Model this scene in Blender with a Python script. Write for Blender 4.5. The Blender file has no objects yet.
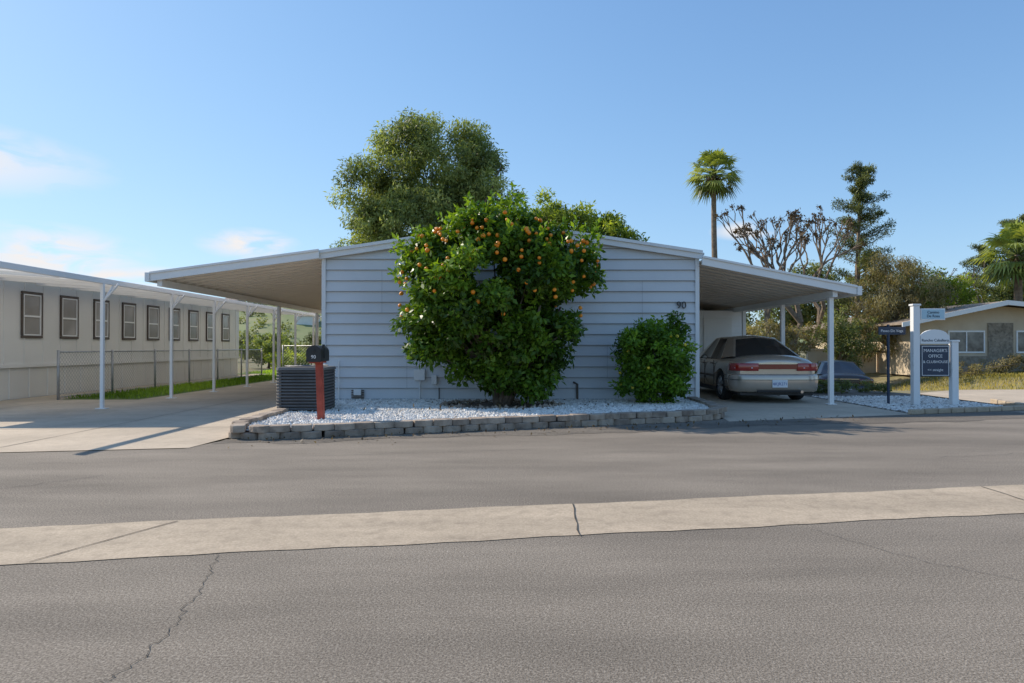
import bpy, math, random
import numpy as np
from mathutils import Vector, Matrix
rng=np.random.default_rng(7); random.seed(7)
S=bpy.context.scene
COL=S.collection
# ---------------------------------------------------------------- materials
def nd(nt,t,**k):
    n=nt.nodes.new(t)
    for a,b in k.items(): setattr(n,a,b)
    return n
def mat(name,c1,c2=None,scale=5,rough=.7,detail=6,bump=0,bscale=None,metal=0,c3=None,s3=60,f3=.5,spec=.5,coat=0,lo=.35,hi=.65,bdist=.01,big=None,big2=None):
    m=bpy.data.materials.new(name); m.use_nodes=True; nt=m.node_tree; b=nt.nodes['Principled BSDF']
    b.inputs['Roughness'].default_value=rough; b.inputs['Metallic'].default_value=metal
    b.inputs['Specular IOR Level'].default_value=spec
    if coat: b.inputs['Coat Weight'].default_value=coat; b.inputs['Coat Roughness'].default_value=.05
    b.inputs['Base Color'].default_value=(*c1,1)
    tc=nd(nt,'ShaderNodeTexCoord')
    if c2 is not None:
        n=nd(nt,'ShaderNodeTexNoise'); n.inputs['Scale'].default_value=scale; n.inputs['Detail'].default_value=detail
        nt.links.new(tc.outputs['Object'],n.inputs['Vector'])
        r=nd(nt,'ShaderNodeValToRGB'); r.color_ramp.elements[0].position=lo; r.color_ramp.elements[1].position=hi
        r.color_ramp.elements[0].color=(*c1,1); r.color_ramp.elements[1].color=(*c2,1)
        nt.links.new(n.outputs['Fac'],r.inputs[0]); out=r.outputs[0]
        if c3 is not None:
            n2=nd(nt,'ShaderNodeTexNoise'); n2.inputs['Scale'].default_value=s3; n2.inputs['Detail'].default_value=3
            nt.links.new(tc.outputs['Object'],n2.inputs['Vector'])
            r2=nd(nt,'ShaderNodeValToRGB'); r2.color_ramp.elements[0].position=.5; r2.color_ramp.elements[1].position=.68
            r2.color_ramp.elements[0].color=(0,0,0,1); r2.color_ramp.elements[1].color=(f3,f3,f3,1)
            nt.links.new(n2.outputs['Fac'],r2.inputs[0])
            mx=nd(nt,'ShaderNodeMix',data_type='RGBA'); nt.links.new(r2.outputs[0],mx.inputs[0])
            nt.links.new(out,mx.inputs[6]); mx.inputs[7].default_value=(*c3,1); out=mx.outputs[2]
        for bg_ in (big,big2):
            if bg_ is None: continue
            bs,b0,b1,sx,sy=bg_
            mp=nd(nt,'ShaderNodeMapping'); mp.inputs['Scale'].default_value=(sx,sy,1); mp.inputs['Rotation'].default_value=(0,0,-.18); nt.links.new(tc.outputs['Object'],mp.inputs[0])
            n3=nd(nt,'ShaderNodeTexNoise'); n3.inputs['Scale'].default_value=bs; n3.inputs['Detail'].default_value=7; n3.inputs['Roughness'].default_value=.6; nt.links.new(mp.outputs[0],n3.inputs['Vector'])
            mr=nd(nt,'ShaderNodeMapRange'); mr.inputs[1].default_value=.3; mr.inputs[2].default_value=.7; mr.inputs[3].default_value=b0; mr.inputs[4].default_value=b1; nt.links.new(n3.outputs['Fac'],mr.inputs[0])
            mm=nd(nt,'ShaderNodeMix',data_type='RGBA',blend_type='MULTIPLY'); mm.inputs[0].default_value=1; nt.links.new(out,mm.inputs[6]); nt.links.new(mr.outputs[0],mm.inputs[7]); out=mm.outputs[2]
        nt.links.new(out,b.inputs['Base Color'])
    if bump:
        n=nd(nt,'ShaderNodeTexNoise'); n.inputs['Scale'].default_value=bscale or 80; n.inputs['Detail'].default_value=4
        nt.links.new(tc.outputs['Object'],n.inputs['Vector'])
        bp=nd(nt,'ShaderNodeBump'); bp.inputs['Strength'].default_value=bump; bp.inputs['Distance'].default_value=bdist
        nt.links.new(n.outputs['Fac'],bp.inputs['Height']); nt.links.new(bp.outputs[0],b.inputs['Normal'])
    return m
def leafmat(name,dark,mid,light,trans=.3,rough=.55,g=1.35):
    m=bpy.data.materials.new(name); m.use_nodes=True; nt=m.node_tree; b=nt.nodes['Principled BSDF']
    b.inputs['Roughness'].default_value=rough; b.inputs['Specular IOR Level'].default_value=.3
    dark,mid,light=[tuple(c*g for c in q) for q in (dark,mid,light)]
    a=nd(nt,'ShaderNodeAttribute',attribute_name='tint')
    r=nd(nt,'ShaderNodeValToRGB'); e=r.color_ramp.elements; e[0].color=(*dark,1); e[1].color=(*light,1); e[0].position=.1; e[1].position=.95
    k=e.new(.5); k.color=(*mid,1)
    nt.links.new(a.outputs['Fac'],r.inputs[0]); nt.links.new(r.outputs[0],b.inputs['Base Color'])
    t=nd(nt,'ShaderNodeBsdfTranslucent')
    h=nd(nt,'ShaderNodeMix',data_type='RGBA',blend_type='MULTIPLY'); h.inputs[0].default_value=1
    nt.links.new(r.outputs[0],h.inputs[6]); h.inputs[7].default_value=(1.7,1.6,.6,1); nt.links.new(h.outputs[2],t.inputs[0])
    mx=nd(nt,'ShaderNodeMixShader'); mx.inputs[0].default_value=trans
    nt.links.new(b.outputs[0],mx.inputs[1]); nt.links.new(t.outputs[0],mx.inputs[2])
    nt.links.new(mx.outputs[0],nt.nodes['Material Output'].inputs[0])
    return m
# ---------------------------------------------------------------- mesh helpers
def empty(name,loc=(0,0,0),rot=0):
    o=bpy.data.objects.new(name,None); o.location=loc; o.rotation_euler=(0,0,rot); o.empty_display_size=.3; COL.objects.link(o); return o
def link(o,parent,world=True):
    COL.objects.link(o)
    if parent:
        o.parent=parent
        if world: o.matrix_parent_inverse=(Matrix.Translation(parent.location)@Matrix.Rotation(parent.rotation_euler.z,4,'Z')).inverted()
    return o
class MB:
    def __init__(s): s.v=[];s.f=[];s.m=[]
    def add(s,vs,fs,mi=0):
        n=len(s.v); s.v+= [tuple(p) for p in vs]; s.f+=[tuple(i+n for i in f) for f in fs]; s.m+=[mi]*len(fs)
    def box(s,x0,x1,y0,y1,z0,z1,mi=0):
        s.add([(x0,y0,z0),(x1,y0,z0),(x1,y1,z0),(x0,y1,z0),(x0,y0,z1),(x1,y0,z1),(x1,y1,z1),(x0,y1,z1)],
              [(0,3,2,1),(4,5,6,7),(0,1,5,4),(1,2,6,5),(2,3,7,6),(3,0,4,7)],mi)
    def hexa(s,p,mi=0):
        s.add(p,[(0,3,2,1),(4,5,6,7),(0,1,5,4),(1,2,6,5),(2,3,7,6),(3,0,4,7)],mi)
    def poly(s,pts,mi=0): s.add(pts,[tuple(range(len(pts)))],mi)
    def tube(s,pts,rad,n=8,mi=0,cap=True):
        pts=[Vector(p) for p in pts]; 
        if not hasattr(rad,'__len__'): rad=[rad]*len(pts)
        vs=[];fs=[]
        for i,p in enumerate(pts):
            d=(pts[min(i+1,len(pts)-1)]-pts[max(i-1,0)]).normalized()
            u=d.cross(Vector((0,0,1))) 
            if u.length<.1: u=d.cross(Vector((0,1,0)))
            u.normalize(); w=d.cross(u)
            for k in range(n):
                a=2*math.pi*k/n; vs.append(p+(u*math.cos(a)+w*math.sin(a))*rad[i])
        for i in range(len(pts)-1):
            for k in range(n):
                k2=(k+1)%n; fs.append((i*n+k,i*n+k2,(i+1)*n+k2,(i+1)*n+k))
        if cap: fs.append(tuple(range(n))[::-1]); fs.append(tuple(range((len(pts)-1)*n,len(pts)*n)))
        s.add(vs,fs,mi)
    def build(s,name,mats,parent=None,smooth=False,bevel=0,seg=2,world=True,sub=0):
        me=bpy.data.meshes.new(name); me.from_pydata(s.v,[],s.f)
        for m in (mats if isinstance(mats,(list,tuple)) else [mats]): me.materials.append(m)
        me.polygons.foreach_set('material_index',s.m)
        if smooth: me.polygons.foreach_set('use_smooth',[True]*len(s.f))
        me.update(); o=bpy.data.objects.new(name,me); link(o,parent,world)
        if bevel:
            b=o.modifiers.new('b','BEVEL'); b.width=bevel; b.segments=seg; b.limit_method='ANGLE'
        if sub:
            b=o.modifiers.new('s','SUBSURF'); b.levels=sub; b.render_levels=sub
        return o
def unit(n):
    a=rng.normal(size=(n,3)); return a/np.linalg.norm(a,axis=1,keepdims=True)
def leafmesh(name,P,out,tint,L,W,m,parent,droop=.25,up=.5,lj=.35):
    N=len(P); d=unit(N)+out*.35; d[:,2]-=droop; d/=np.linalg.norm(d,axis=1,keepdims=True)
    n=out*.8+unit(N)*.75; n[:,2]+=up; s=np.cross(d,n); s/=np.linalg.norm(s,axis=1,keepdims=True)+1e-6
    l=(L*(1+lj*(rng.random(N)*2-1)))[:,None]; w=l*W/L
    nn=np.cross(s,d)
    V=np.empty((N,4,3)); V[:,0]=P; V[:,1]=P+d*l*.45+s*w*.5+nn*l*.06; V[:,2]=P+d*l; V[:,3]=P+d*l*.45-s*w*.5+nn*l*.06
    me=bpy.data.meshes.new(name); me.vertices.add(4*N); me.vertices.foreach_set('co',V.ravel())
    me.loops.add(4*N); me.loops.foreach_set('vertex_index',np.arange(4*N,dtype=np.int32))
    me.polygons.add(N); me.polygons.foreach_set('loop_start',np.arange(0,4*N,4,dtype=np.int32)); me.polygons.foreach_set('loop_total',np.full(N,4,dtype=np.int32))
    at=me.attributes.new('tint','FLOAT','FACE'); at.data.foreach_set('value',tint.astype(np.float32))
    me.materials.append(m); me.update(); me.validate(); o=bpy.data.objects.new(name,me); return link(o,parent)
def clumps(ells,n,rc,shell=.5):
    w=np.array([e[1][0]*e[1][1]*e[1][2] for e in ells])**(.8); w/=w.sum()
    C=[];O=[]
    for i in range(n):
        e=ells[rng.choice(len(ells),p=w)]; u=unit(1)[0]; r=shell+(1-shell)*rng.random()**.7
        C.append(np.array(e[0])+u*np.array(e[1])*r*(1+.16*(rng.random()-.5))); O.append(u)
    return np.array(C),rc*(.5+1.0*rng.random(n)),np.array(O),rng.random(n)
def foliage(name,ells,n,rc,nl,L,W,m,parent,shell=.5,flat=.8,**k):
    C,R,O,T=clumps(ells,n,rc,shell)
    w=R**2;w/=w.sum(); idx=rng.choice(n,size=nl,p=w)
    u=unit(nl); P=C[idx]+u*(R[idx]*rng.random(nl)**.5)[:,None]*np.array([1,1,flat])
    out=u*.6+O[idx]*.6
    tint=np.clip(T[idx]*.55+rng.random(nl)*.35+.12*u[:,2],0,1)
    P[:,2]=np.maximum(P[:,2],.06)
    leafmesh(name,P,out,tint,L,W,m,parent,**k); return C
def limbs(mb,base,C,r0,n,fork=.35,jit=.15,sides=6):
    base=Vector(base); idx=rng.choice(len(C),size=min(n,len(C)),replace=False)
    top=Vector(np.mean(C,axis=0)); f=base.lerp(top,fork); f.x=base.x*.8+f.x*.2
    mb.tube([base,base.lerp(f,.5)+Vector((jit*.3,0,0)),f],[r0*1.15,r0*.9,r0*.75],sides+2)
    for i in idx:
        c=Vector(C[i]); mid=f.lerp(c,.5)+Vector(rng.normal(size=3)*jit)
        mb.tube([f,mid,c],[r0*.5,r0*.28,r0*.08],sides)
def tree(name,base,ells,n,rc,nl,L,W,m,bark,r0=.2,nlimb=10,fork=.35,**k):
    e=empty(name,base); C=foliage('foliage',ells,n,rc,nl,L,W,m,e,**k)
    mb=MB(); limbs(mb,base,C,r0,nlimb,fork); mb.build('trunk_and_limbs',bark,e,smooth=True); return e
def smooth(t): t=max(0,min(1,t)); return t*t*(3-2*t)
# ---------------------------------------------------------------- palette
M_asph=mat('asphalt_weathered',(.155,.127,.098),(.325,.275,.217),110,.93,3,bump=.5,bscale=150,c3=(.56,.49,.40),s3=80,f3=.42,bdist=.01,lo=.36,hi=.64,big=(.9,.74,1.16,.5,1.6),big2=(.35,.86,1.12,.25,2.2),spec=.3)
M_shadow_strip=mat('asphalt_shadow_strip',(.095,.079,.062),(.225,.192,.154),110,.93,3,bump=.5,bscale=150,c3=(.38,.34,.28),s3=80,f3=.35,bdist=.01,lo=.36,hi=.64,big=(1.4,.70,1.25,.4,1.8),spec=.3)  # asphalt in a darker colour, standing in for shadow along the road edge
M_conc=mat('concrete',(.53,.43,.32),(.60,.495,.37),60,.9,4,bump=.25,bscale=120,c3=(.42,.34,.25),s3=7,f3=.35,big=(.8,.80,1.12,1,1),spec=.3)
M_gut=mat('gutter_concrete',(.44,.35,.25),(.55,.445,.325),60,.9,4,bump=.3,bscale=120,c3=(.34,.27,.195),s3=9,f3=.5,big=(1.2,.78,1.15,.6,2),spec=.3)
M_crack=mat('crack_dark',(.05,.047,.043),(.09,.08,.07),6,.95)
M_joint=mat('joint',(.18,.15,.12),(.24,.2,.16),6,.95)
M_ground=mat('dry_ground',(.26,.20,.11),(.20,.20,.08),.35,.95,9,bump=.5,bscale=12,c3=(.36,.30,.19),s3=3,f3=.6)
M_soil=mat('soil',(.12,.09,.065),(.20,.16,.12),4,.95,8,bump=.6,bscale=40)
M_grassb=mat('lawn_soil',(.09,.15,.03),(.13,.19,.04),3,.95)
M_side=mat('siding_paint',(.63,.64,.65),(.67,.68,.685),1.5,.5,6,bump=.04,bscale=25,big=(.7,.94,1.03,1,1))
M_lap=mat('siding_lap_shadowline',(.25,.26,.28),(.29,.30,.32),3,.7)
M_trim=mat('trim_paint',(.74,.74,.73),(.79,.79,.78),2,.5)
M_white=mat('white_metal',(.82,.80,.77),(.86,.84,.81),2,.4)
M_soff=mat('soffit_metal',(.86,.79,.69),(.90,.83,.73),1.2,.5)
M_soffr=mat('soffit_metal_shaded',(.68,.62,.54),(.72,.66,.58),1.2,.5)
M_rooft=mat('roof_sheet',(.55,.55,.55),(.62,.62,.61),2,.5)
M_nb=mat('neighbour_panel',(.77,.735,.68),(.82,.785,.73),.8,.6)
M_nbd=mat('neighbour_skirt',(.68,.64,.58),(.73,.69,.62),.8,.7)
M_frame=mat('window_frame',(.10,.075,.06),None,rough=.5)
M_glass=mat('dark_glass',(.02,.022,.025),None,rough=.06,spec=.8)
M_wglass=mat('window_glass',(.05,.05,.05),(.20,.19,.17),2.5,.12,2,spec=.7)
M_curt=mat('curtained_glass',(.26,.24,.22),(.36,.335,.31),1.5,.12,2,spec=.7)
M_galv=mat('galvanised',(.33,.33,.33),(.42,.42,.42),8,.45,metal=.4)
M_grav=mat('white_gravel',(.50,.46,.41),(.88,.84,.77),9,.85,3,lo=.3,hi=.6)
M_gravb=mat('gravel_base',(.40,.36,.32),(.64,.60,.54),30,.9)
M_block=mat('retaining_block',(.27,.205,.155),(.44,.35,.27),5,.92,8,bump=.7,bscale=40,c3=(.16,.13,.10),s3=14,f3=.5)
M_bark=mat('bark',(.10,.075,.055),(.19,.15,.115),9,.95,6,bump=.8,bscale=30)
M_barkg=mat('bark_grey',(.16,.115,.08),(.28,.215,.155),6,.95,6)
M_black=mat('black_plastic',(.018,.018,.02),None,rough=.4)
M_ac=mat('ac_fins',(.115,.11,.105),(.15,.145,.14),5,.5)
M_red=mat('red_wood',(.26,.04,.022),(.36,.065,.038),10,.6)
M_orange=mat('orange_peel',(.88,.25,.01),(.92,.33,.02),4,.4)
L_cit=leafmat('citrus_leaves',(.022,.046,.005),(.065,.125,.012),(.16,.25,.022),.32,.38,1.45)
L_bush=leafmat('shrub_leaves',(.03,.066,.007),(.085,.16,.014),(.18,.28,.026),.38,.4,1.55)
L_big=leafmat('olive_green_leaves',(.048,.065,.022),(.13,.165,.055),(.25,.28,.11),.42,g=1.6)
L_yel=leafmat('yellow_green_leaves',(.055,.08,.013),(.14,.185,.027),(.25,.29,.045),.45,g=1.6)
L_con=leafmat('conifer_leaves',(.030,.04,.016),(.075,.09,.034),(.15,.16,.06),.28,g=1.8)
L_gry=leafmat('grey_leaves',(.085,.07,.035),(.17,.145,.075),(.27,.235,.125),.38,g=1.5)
L_dst=leafmat('distant_leaves',(.045,.058,.022),(.10,.118,.04),(.18,.19,.07),.35,g=1.5)
L_brn=leafmat('brown_leaves',(.06,.038,.02),(.12,.08,.04),(.20,.14,.07),.25,g=1)
L_grs=leafmat('grass_blades',(.06,.11,.012),(.13,.22,.025),(.23,.33,.05),.45,g=1.45)
L_dry=leafmat('dry_grass_blades',(.17,.15,.035),(.31,.26,.08),(.44,.37,.14),.4,g=1.2)
L_pal=leafmat('palm_leaves',(.045,.06,.015),(.12,.155,.035),(.25,.28,.08),.35,.4,g=1.5)
# ---------------------------------------------------------------- ground
def gz(x,y): return -.74*smooth((x-8.0)/2)*smooth((y-18.6)/3)*(1-smooth((y-30)/4))*(1-smooth((x-15)/4))
xs=[-1500,-600,-250,-120,-60,-30]+list(np.arange(-20,40.1,1.0))+[50,70,120,250,600,1500]
ys=[-1500,-400,-100,-40,-20]+list(np.arange(-10,45.1,1.0))+[55,75,120,250,600,1500]
mb=MB(); nx=len(xs)
vs=[(x,y,-.02+gz(x,y)) for y in ys for x in xs]
fs=[(j*nx+i,j*nx+i+1,(j+1)*nx+i+1,(j+1)*nx+i) for j in range(len(ys)-1) for i in range(nx-1)]
mb.add(vs,fs); mb.build('ground',M_ground,smooth=True)
mb=MB()
far=[(-80,-5.9),(-3.75,7.84),(-3.5,8.9),(3.3,11.0),(9.4,12.55),(16,14.6),(26,17.4),(60,25)]
mb.poly([(-80,-24,0),(60,1,0)]+[(x,y,0) for x,y in far[::-1]]); mb.build('asphalt_road',M_asph)
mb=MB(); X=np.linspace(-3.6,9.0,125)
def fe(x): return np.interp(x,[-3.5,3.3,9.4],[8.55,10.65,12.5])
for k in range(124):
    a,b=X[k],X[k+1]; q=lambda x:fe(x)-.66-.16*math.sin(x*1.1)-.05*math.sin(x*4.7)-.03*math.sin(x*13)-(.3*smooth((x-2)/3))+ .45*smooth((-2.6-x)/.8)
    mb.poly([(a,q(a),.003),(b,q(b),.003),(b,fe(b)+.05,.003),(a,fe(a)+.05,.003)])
mb.build('asphalt_shadow_strip',M_shadow_strip)  # thin strip over the road; the shadow is painted by its darker colour
mb=MB(); X=np.linspace(-60,60,601)
for k in range(600):
    a,b=X[k],X[k+1]; j=lambda x,s:.012*math.sin(x*3.1+s)+.009*math.sin(x*11.3+2*s)
    mb.poly([(a,4.153+.18*a+j(a,0),.004),(b,4.153+.18*b+j(b,0),.004),(b,4.99+.18*b+j(b,2),.004),(a,4.99+.18*a+j(a,2),.004)])
g=mb.build('gutter_pavement',M_gut)
def crack(mb,pts,w,z,jit=.03,n=10):
    P=[]
    for i in range(len(pts)-1):
        for t in np.linspace(0,1,n,endpoint=False):
            P.append((pts[i][0]*(1-t)+pts[i+1][0]*t+rng.normal()*jit,pts[i][1]*(1-t)+pts[i+1][1]*t+rng.normal()*jit))
    P.append(pts[-1])
    for i in range(len(P)-1):
        a,b=Vector(P[i]),Vector(P[i+1]); d=(b-a)
        if d.length<1e-4: continue
        d.normalize(); s=Vector((-d.y,d.x)); wa=w*(.4+.8*abs(math.sin(i*1.7))); wb=w*(.4+.8*abs(math.sin((i+1)*1.7)))
        mb.poly([(a.x-s.x*wa,a.y-s.y*wa,z),(b.x-s.x*wb,b.y-s.y*wb,z),(b.x+s.x*wb,b.y+s.y*wb,z),(a.x+s.x*wa,a.y+s.y*wa,z)])
mb=MB()
for x in (-7.2,-2.33,.45,3.9,8.5): crack(mb,[(x+(-.28 if x<0 else -.03),4.16+.18*x-.04),(x+(.1 if x<0 else .0),4.98+.18*x)],.005,.008,.004,6)
mb.build('gutter_joints',M_crack)
mb=MB()
crack(mb,[(-1.65,3.85),(-1.5,3.3),(-1.42,2.9),(-1.38,2.6),(-1.45,2.3)],.0018,.004,.013,12)
crack(mb,[(1.9,4.4),(2.25,3.7),(2.6,3.35),(2.75,3.0)],.0016,.004,.013,12)
crack(mb,[(-4.6,5.2),(-4.1,5.7),(-3.7,6.2)],.003,.004,.02,8)
crack(mb,[(-6,6.6),(-3,7.1),(0,7.7),(3,8.6)],.002,.004,.03,14)
crack(mb,[(4.5,7.2),(6.2,7.6),(8,8.6)],.0025,.004,.03,14)
mb.build('road_cracks',M_crack)
mb=MB(); mb.poly([(-40,1.35,.004),(-3.72,7.87,.004),(-3.62,8.9,.004),(-3.74,11.2,.004),(-3.74,29,.004),(-8.2,29,.004),(-8.2,15,.004),(-9.95,15,.004),(-9.95,29,.004),(-11,29,.004),(-11,13,.004),(-40,13,.004)])
mb.build('left_driveway_concrete',M_conc)
mb=MB()
for pts in ([(-16,11.6),(-3.7,11.6)],[(-5.9,7.5),(-5.9,15)],[(-5.9,15),(-5.9,28)],[(-8.2,15),(-3.8,15)],[(-9.6,6.75),(-9.6,14.9)],[(-8.2,19),(-3.8,19)],[(-16,8.9),(-3.7,9.9)]):
    crack(mb,pts,.008,.008,.0,10)
mb.build('driveway_joints',M_joint)
mb=MB(); mb.poly([(3.38,10.63,.004),(6.9,11.75,.004),(6.9,19.5,.004),(3.76,19.5,.004),(3.7,13.6,.004)]); mb.build('right_driveway_concrete',M_conc)
mb=MB(); mb.poly([(9.7,12.6,.004),(20,15.7,.004),(20,19,.004),(12,18.4,.004),(10,17,.004)]); mb.build('side_street_concrete',M_conc)
mb=MB()
crack(mb,[(3.45,13),(6.85,13)],.008,.008,0,6); mb.build('right_driveway_joint',M_joint)
# ---------------------------------------------------------------- main house
H=empty('mobile_home',(0,13.66,0))
YW=13.66; XL,XR=-3.78,3.72; ZE,ZP=2.93,3.50
mb=MB(); mb.poly([(XL,YW+.03,0),(XR,YW+.03,0),(XR,YW+.03,ZE),(-.03,YW+.03,ZP),(XL,YW+.03,ZE)])
mb.box(XL+.001,XL+.04,YW+.04,31,0,ZE-.02); mb.box(XR-.04,XR-.001,YW+.04,31,0,ZE-.02); mb.box(XL,XR,31,31.05,0,ZE)
z=.12; k=0
while z<ZP-.02:
    h=.215; z2=min(z+h,ZP-.02)
    def xe(zz,s):
        if zz<=ZE: return XL if s<0 else XR
        d=3.75*(1-(zz-ZE)/(ZP-ZE)); return -.03-d if s<0 else -.03+d
    a0,b0,a1,b1=xe(z,-1),xe(z,1),xe(z2,-1),xe(z2,1); w_=.002*math.sin(k*2.3)
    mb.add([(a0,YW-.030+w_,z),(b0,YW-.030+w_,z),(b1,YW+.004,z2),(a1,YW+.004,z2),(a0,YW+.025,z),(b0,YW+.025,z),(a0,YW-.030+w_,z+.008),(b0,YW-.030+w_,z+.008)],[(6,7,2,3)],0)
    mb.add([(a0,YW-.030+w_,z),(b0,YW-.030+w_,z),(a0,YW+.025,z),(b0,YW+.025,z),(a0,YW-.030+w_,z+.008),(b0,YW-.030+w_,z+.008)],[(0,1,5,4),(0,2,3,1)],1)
    z+=h; k+=1
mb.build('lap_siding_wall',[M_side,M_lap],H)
mb=MB()
for x,za,zb in ((-2.1,.34,.98),(-.6,1.2,1.6),(1.9,.55,1.2),(2.6,1.41,2.48),(-2.6,1.85,2.7),(1.0,2.3,2.9),(-3.0,.12,.34),(.7,.12,.55)): mb.box(x,x+.004,YW-.034,YW-.0325,za,zb)
mb.build('siding_butt_joints',M_lap,H)
mb=MB(); mb.box(XL-.02,XL+.06,YW-.045,YW-.0335,.08,ZE); mb.box(XR-.06,XR+.02,YW-.045,YW-.0335,.08,ZE)
for s in (-1,1):
    xo=XL-.06 if s<0 else XR+.06; xc=-.03
    for (dy0,dy1,t0,t1) in ((-.12,-.09,-.02,.13),(-.16,-.125,.09,.15)):
        zo=ZE-.005; zp=ZP
        p=[(xo,YW+dy0,zo+t0),(xc,YW+dy0,zp+t0),(xc,YW+dy1,zp+t0),(xo,YW+dy1,zo+t0),(xo,YW+dy0,zo+t1),(xc,YW+dy0,zp+t1),(xc,YW+dy1,zp+t1),(xo,YW+dy1,zo+t1)]
        if s>0: p=[p[1],p[0],p[3],p[2],p[5],p[4],p[7],p[6]]
        mb.hexa(p)
mb.build('gable_fascia',M_trim,H)
mb=MB()
for s in (-1,1):
    xo=XL-.1 if s<0 else XR+.1
    mb.add([(xo,YW-.118,ZE+.10),(-.03,YW-.118,ZP+.125),(-.03,31.1,ZP+.125),(xo,31.1,ZE+.10),(xo,YW-.118,ZE+.06),(-.03,YW-.118,ZP+.085),(-.03,31.1,ZP+.085),(xo,31.1,ZE+.06)],[(0,1,2,3),(4,7,6,5),(0,4,5,1),(0,3,7,4)])
mb.build('roof',M_rooft,H)
mb=MB(); mb.box(-1.95,-1.73,YW-.11,YW-.035,.50,.72); mb.box(-1.60,-1.50,YW-.09,YW-.035,.42,.60)
mb.tube([(-1.84,YW-.06,.5),(-1.84,YW-.06,.08)],.018); mb.tube([(-3.45,YW-.07,.08),(-3.45,YW-.07,.9)],.015)
mb.box(-3.15,-3.0,YW-.09,YW-.035,.2,.32); mb.build('utility_boxes',M_trim,H,bevel=.008)
mb=MB(); mb.tube([(1.3,YW-.07,.08),(1.3,YW-.07,.42),(1.22,YW-.12,.46)],.022); mb.tube([(-1.45,YW-.07,.08),(-1.45,YW-.07,.35)],.012)
for k in range(5): mb.box(-3.2,-2.95,YW-.06,YW-.04,.14+k*.035,.16+k*.035)
mb.build('pipes_and_vent',M_frame,H)
def text(s,loc,size,m,parent,rx=90,align='CENTER',ext=.002):
    c=bpy.data.curves.new('t','FONT'); c.body=s; c.size=size; c.align_x=align; c.extrude=ext; c.materials.append(m)
    o=bpy.data.objects.new('lettering',c); o.location=loc; o.rotation_euler=(math.radians(rx),0,0); link(o,parent); return o
text('90',(3.38,YW-.045,1.93),.20,M_black,H,ext=.008)
# ---------------------------------------------------------------- carports
def carport(name,xi,zi,xo,zo,y0,y1,ms,posts,px):
    E=empty(name,(xo,y0,0)); s=1 if xo>xi else -1
    mb=MB()
    def zz(x): return zi+(zo-zi)*(x-xi)/(xo-xi)
    a,b=(xi,xo) if s>0 else (xo,xi)
    mb.hexa([(a,y0+.05,zz(a)),(b,y0+.05,zz(b)),(b,y1,zz(b)),(a,y1,zz(a)),(a,y0+.05,zz(a)+.03),(b,y0+.05,zz(b)+.03),(b,y1,zz(b)+.03),(a,y1,zz(a)+.03)])
    y=y0+.35
    while y<y1-.1:
        mb.hexa([(a,y,zz(a)-.045),(b,y,zz(b)-.045),(b,y+.03,zz(b)-.045),(a,y+.03,zz(a)-.045),(a,y,zz(a)+.01),(b,y,zz(b)+.01),(b,y+.03,zz(b)+.01),(a,y+.03,zz(a)+.01)]); y+=.4
    mb.build('roof_pans',ms,E)
    mb=MB()
    mb.hexa([(a,y0,zz(a)-.07),(b,y0,zz(b)-.07),(b,y0+.045,zz(b)-.07),(a,y0+.045,zz(a)-.07),(a,y0,zz(a)+.10),(b,y0,zz(b)+.10),(b,y0+.045,zz(b)+.10),(a,y0+.045,zz(a)+.10)])
    mb.hexa([(a,y0-.03,zz(a)+.07),(b,y0-.03,zz(b)+.07),(b,y0-.002,zz(b)+.07),(a,y0-.002,zz(a)+.07),(a,y0-.03,zz(a)+.115),(b,y0-.03,zz(b)+.115),(b,y0-.002,zz(b)+.115),(a,y0-.002,zz(a)+.115)])
    mb.box(*(sorted((xo+.002*s,xo+.09*s))),y0-.03,y1,zo-.08,zo+.10)
    mb.build('fascia_gutter',M_white,E,bevel=.006)
    mb=MB(); zb=zz(px)-.05
    mb.box(px-.05,px+.05,y0+.1,y1-.05,zb-.13,zb)
    for yp in posts:
        mb.box(px-.045,px+.045,yp-.045,yp+.045,.004,zb-.132); mb.box(px-.09,px+.09,yp-.07,yp+.07,.004,.02)
    mb.build('posts_and_beam',M_white,E,bevel=.006)
    return E
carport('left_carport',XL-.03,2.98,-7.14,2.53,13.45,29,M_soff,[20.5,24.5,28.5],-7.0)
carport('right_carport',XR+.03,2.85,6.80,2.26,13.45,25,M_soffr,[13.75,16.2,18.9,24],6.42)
E=empty('storage_shed',(5.2,19.6,0)); mb=MB(); mb.box(3.76,6.6,19.6,22,0,2.2)
mb.build('shed_walls',M_white,E); mb=MB()
for zz_ in np.arange(.15,2.1,.2): mb.box(3.76,6.6,19.585,19.598,zz_,zz_+.012)
mb.box(5.5,6.3,19.57,19.583,.05,2.0); mb.build('shed_door_and_battens',M_nb,E)
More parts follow.
